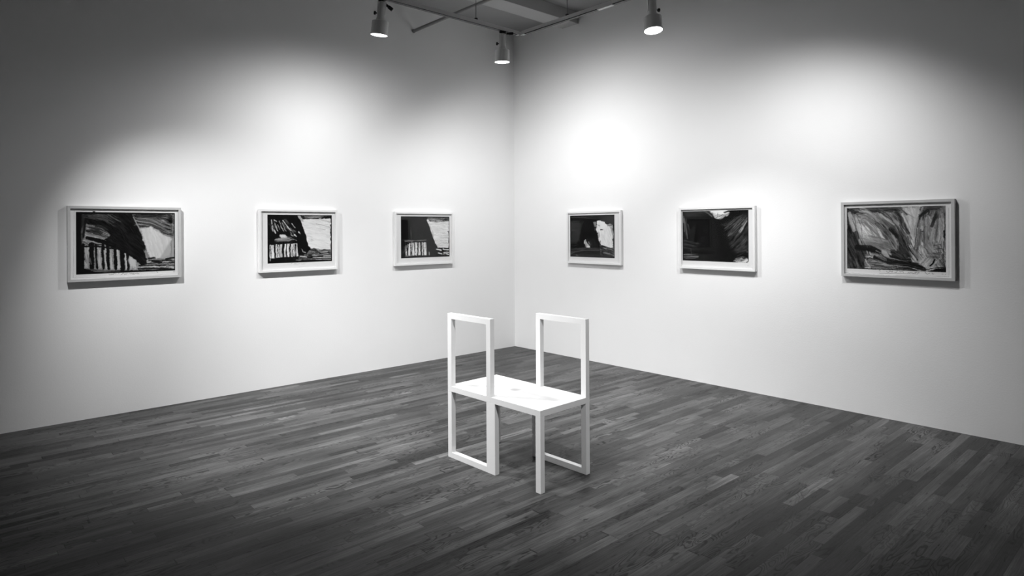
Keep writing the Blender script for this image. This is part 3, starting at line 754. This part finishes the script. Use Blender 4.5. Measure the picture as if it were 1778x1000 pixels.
def paint_storm(s):
    s.fill(.62); s.put(np.ones_like(s.img), np.clip(.62+s.grain(55)*.28, .1, .9))
    s.poly([(230,230),(330,230),(520,330),(600,460),(300,480),(260,380)], .80, 1, 30, 3, (48,.14))
    s.poly([(690,150),(880,140),(850,320),(840,480),(800,560),(740,360),(690,240)], .82, 1, 20, 2, (75,.14))
    # top darkness left
    s.poly([(145,150),(560,145),(640,160),(600,190),(420,185),(330,200),(200,210),(145,205)], .18, 1, 12, 2, (8,.16))
    s.streaks([(150,165),(380,165),(650,150),(740,215)], 50, 26, 10, (.08,.4), .8, .4, .2, .6)
    s.stroke([(600,150),(680,165),(740,215)], 20, .25, .9, .3, 6); s.stroke([(740,205),(820,250)], 8, .5, .7, .4)
    # arcs of grey
    s.streaks([(200,200),(340,230),(470,370),(560,520)], 150, 40, 12, (.3,.78), .6, .42, .2, .6)
    s.streaks([(400,200),(530,290),(640,430),(760,620)], 170, 50, 14, (.14,.62), .7, .42, .2, .5)
    s.stroke([(480,215),(530,250),(610,310)], 26, .86, .7, .35, 10)
    s.streaks([(610,190),(680,260),(740,420)], 70, 20, 9, (.12,.55), .7, .4, .2, .5)
    s.stroke([(625,170),(680,240),(690,290)], 24, .14, .85, .3, 6); s.stroke([(690,250),(735,350),(755,400)], 30, .32, .7, .4, 10)
    s.stroke([(580,360),(660,440),(730,520)], 42, .1, .9, .28, 8)
    s.stroke([(500,270),(560,330),(620,390)], 20, .3, .7, .4, 8)
    s.poly([(640,430),(740,440),(770,560),(780,650),(700,660),(640,600),(660,540)], .19, .9, 22, 2.5, (55,.16))
    s.stroke([(700,180),(770,340),(800,440)], 9, .5, .6, .4); s.stroke([(640,230),(690,400)], 6, .75, .6, .3)
    # left dark trunk
    s.poly([(145,160),(160,210),(215,370),(260,470),(320,540),(335,640),(320,745),(145,745)], .19, 1, 14, 2, (62,.14))
    s.streaks([(170,330),(230,480),(320,730)], 150, 34, 12, (.07,.32), .7, .4, .2, .5)
    s.stroke([(170,200),(185,290),(215,370)], 34, .72, .85, .3, 8); s.stroke([(235,240),(260,340),(290,460)], 30, .8, .7, .35, 10)
    s.stroke([(245,240),(290,330),(300,470)], 6, .35, .7, .3); s.stroke([(220,230),(250,420),(270,510)], 8, .4, .7, .3)
    s.stroke([(235,660),(260,735)], 22, .5, .7, .4, 10)
    # middle haze and dark diagonal
    s.poly([(300,460),(420,450),(560,480),(640,560),(560,600),(460,560),(340,520)], .50, .8, 40, 3, (20,.14))
    s.stroke([(280,470),(300,520)], 40, .75, .7, .4, 12)
    s.stroke([(250,540),(380,550),(480,600),(600,660),(760,680)], 60, .10, .95, .22, 8)
    s.poly([(490,560),(540,580),(580,650),(520,630),(490,600)], .8, .85, 12)
    s.poly([(580,560),(660,580),(740,660),(600,660)], .2, .9, 14, 3, (30,.14))
    s.stroke([(610,440),(640,500),(640,540)], 40, .6, .7, .4, 14)
    s.stroke([(395,600),(480,650),(600,650),(760,690),(900,720)], 8, .6, .7, .35)
    # lower light bands
    s.poly([(325,625),(360,600),(440,650),(560,690),(700,730),(690,755),(330,735)], .52, 1, 12, 2, (8,.36))
    s.streaks([(340,690),(500,705),(700,745)], 80, 22, 9, (.2,.82), .7, .4, .1, .6)
    s.stroke([(330,660),(350,700),(380,735)], 10, .85, .7, .3)
    s.stroke([(430,640),(560,680),(760,710),(920,750)], 50, .12, .95, .2, 8)
    s.streaks([(600,720),(760,730),(920,770)], 60, 20, 10, (.07,.3), .8, .35, .1, .6)
    s.stroke([(740,500),(790,590),(850,665)], 10, .08, .9, .15); s.stroke([(770,690),(890,705)], 9, .05, .95, .1)
    s.stroke([(800,560),(840,640)], 30, .5, .6, .4, 10)
    # right column of drips
    s.poly([(880,140),(1120,132),(1120,230),(1060,260),(940,215),(880,330),(850,330),(860,220)], .40, .9, 16, 2, (100,.26))
    s.streaks([(890,160),(1000,150),(1120,150)], 60, 20, 12, (.16,.5), .75, .4, .2, .7)
    s.stroke([(950,175),(880,220),(855,330)], 30, .14, .85, .3, 8)
    s.streaks([(930,230),(925,400),(940,620)], 130, 30, 14, (.34,.8), .65, .42, .1, .5)
    s.streaks([(1060,200),(1040,400),(1000,560)], 130, 26, 14, (.4,.82), .65, .42, .1, .5)
    s.stroke([(1030,220),(1010,270),(990,325)], 34, .16, .9, .2, 8)
    s.stroke([(1045,210),(1035,420)], 16, .35, .7, .35, 8); s.stroke([(910,260),(912,430)], 14, .35, .7, .35, 6)
    s.stroke([(860,380),(840,480),(835,560)], 36, .26, .75, .35, 12); s.stroke([(890,340),(885,370)], 26, .9, .7, .3, 8); s.stroke([(865,378),(900,380)], 7, .1, .9)
    s.streaks([(1080,250),(1095,400),(1080,560)], 60, 14, 10, (.6,.84), .7, .4)
    s.poly([(950,590),(1090,590),(1060,650),(960,650)], .45, .7, 16, 3, (5,.2))
    for y in (520,560,600,640): s.stroke([(1010,y),(1085,y-6)], 9, .22, .7, .4, 4)
    s.stroke([(1050,540),(1048,590)], 22, .2, .6, .35, 6)
    s.poly([(870,650),(960,640),(1010,680),(980,760),(930,765),(860,700)], .72, .9, 18, 2, (-50,.22))
    s.stroke([(1015,665),(1000,700),(975,722)], 16, .05, 1, .1); s.stroke([(1070,650),(1000,720),(940,765)], 14, .75, .8, .2)
    s.stroke([(930,760),(1040,745),(1130,742)], 8, .1, .9, .1)
    s.poly([(960,775),(1040,755),(1132,745),(1132,790),(950,785)], .08, 1, 4)
    s.stroke([(860,720),(920,748)], 14, .08, .9, .1)
    s.stroke([(1118,200),(1116,420),(1105,560),(1112,740)], 9, .14, .85, .25); s.stroke([(1110,380),(1112,440)], 18, .08, .9, .2)
    s.stroke([(1095,620),(1120,740)], 24, .2, .8, .35, 6)
    s.streaks([(1060,700),(1120,640)], 60, 10, 6, (.15,.6), .7, .4)
    s.stroke([(145,748),(560,756),(940,785)], 8, .12, .9, .15, 3)
    s.streaks([(860,240),(850,420),(830,620)], 60, 16, 10, (.2,.75), .7, .4, .1, .5)
    s.streaks([(300,420),(420,460),(560,500)], 60, 16, 10, (.4,.75), .6, .4)
    s.streaks([(650,320),(720,460),(770,620)], 130, 30, 8, (.08,.5), .8, .4, .2, .4)
    s.streaks([(380,600),(520,660),(760,720)], 90, 20, 7, (.1,.7), .8, .4, .1, .4)
    s.scribble(465, 720, 776, 20, .35, slope=.035); s.scribble(750, 870, 792, 14, .4); s.scribble(920, 1010, 800, 16, .25); s.scribble(1090, 1130, 808, 12, .3)
    s.clip = False
    s.stroke([(470,795),(850,805)], 3, .4, .7, 0, 2, 0, .2)
    s.stroke([(115,790),(300,800),(420,815),(1160,832)], 3, .5, .7, 0, 2, 0, .5); s.stroke([(1155,150),(1158,830)], 3, .6, .7, 0, 2, 0, .3)
    s.stroke([(110,130),(560,130),(880,108),(1165,112)], 3, .6, .6, 0, 2, 0, .4)

framed('L', 4.749, 3.935, 1.046, 1.616, 4.693, 3.979, 1.101, 1.572, [(183,165),(1200,168),(1200,760),(188,808)],
       'large grey-framed charcoal drawing of a fence and sweeping dark slope, leftmost on the left wall', M_frame_g, 300, 11, paint_fence_large)
framed('L', 3.262, 2.472, 1.047, 1.616, 3.182, 2.526, 1.124, 1.568, [(215,168),(1045,172),(1048,765),(217,803)],
       'white-framed scratchy ink drawing with fence and white sky, middle of the left wall', M_frame_w, 250, 23, paint_fence_medium)
framed('L', 1.794, 1.005, 1.048, 1.612, 1.710, 1.049, 1.124, 1.565, [(172,175),(877,175),(884,745),(184,790)],
       'white-framed drawing of solid dark slope over white fence, nearest the corner on left wall', M_frame_w, 220, 37, paint_fence_small)
framed('R', 0.840, 1.545, 1.047, 1.612, 0.879, 1.459, 1.118, 1.568, [(163,163),(807,150),(808,777),(170,753)],
       'white-framed near-black drawing with one bright white patch, nearest the corner on the right wall', M_frame_w, 220, 41, paint_glow)
framed('R', 2.191, 2.890, 1.048, 1.616, 2.218, 2.831, 1.120, 1.580, [(138,155),(930,133),(925,770),(140,740)],
       'white-framed almost entirely black drawing notched white at top, middle of the right wall', M_frame_w, 230, 53, paint_dark)
framed('R', 3.546, 4.241, 1.048, 1.617, 3.581, 4.190, 1.107, 1.571, [(143,150),(1127,127),(1132,788),(148,747)],
       'pale grey-framed charcoal drawing of stormy grey streaks, rightmost on the right wall', M_frame_g, 300, 67, paint_storm)

# ------------------------------------------------------------------ camera, world, view
f_px, cx, cy, ch = 1091.47, 759.35, 397.71, 1.4238
roll, pitch = -0.00553399, 0.00084298
th = 0.675646771
dL = Vector((-math.cos(th), -math.sin(th))); dR = Vector((math.sin(th), -math.cos(th)))
def tow(v):   # camera-fit axes to world axes
    h = Vector((v[0], v[1])); return Vector((h.dot(dL), h.dot(dR), v[2]))
fwd = Vector((0, math.cos(pitch), math.sin(pitch)))
up0 = Vector((0, -math.sin(pitch), math.cos(pitch)))
rt0 = Vector((1, 0, 0))
rt = rt0*math.cos(roll) + up0*math.sin(roll)
up = -rt0*math.sin(roll) + up0*math.cos(roll)
rt, up, fwd = tow(rt), tow(up), tow(fwd)
cam_d = bpy.data.cameras.new('camera'); cam = link(bpy.data.objects.new('camera', cam_d))
Mc = Matrix((( rt.x, up.x, -fwd.x, 5.5239), (rt.y, up.y, -fwd.y, 5.3905), (rt.z, up.z, -fwd.z, ch), (0, 0, 0, 1)))
cam.matrix_world = Mc
cam_d.sensor_fit = 'HORIZONTAL'; cam_d.sensor_width = 36.0
cam_d.lens = 36.0*f_px/1778.0
cam_d.shift_x = (889.0-cx)/1778.0
cam_d.shift_y = -(500.0-cy)/1778.0
cam_d.clip_start = 0.05
scene.camera = cam

w = bpy.data.worlds.new('world'); scene.world = w; w.use_nodes = True
w.node_tree.nodes['Background'].inputs[0].default_value = (0.02, 0.02, 0.02, 1)
scene.view_settings.view_transform = 'Standard'
scene.view_settings.look = 'None'
scene.view_settings.gamma = 1.0
scene.view_settings.exposure = EXPOSURE
scene.view_settings.use_curve_mapping = False
scene.cycles.max_bounces = 10
scene.cycles.diffuse_bounces = 8
scene.cycles.transparent_max_bounces = 12
scene.cycles.use_denoising = True
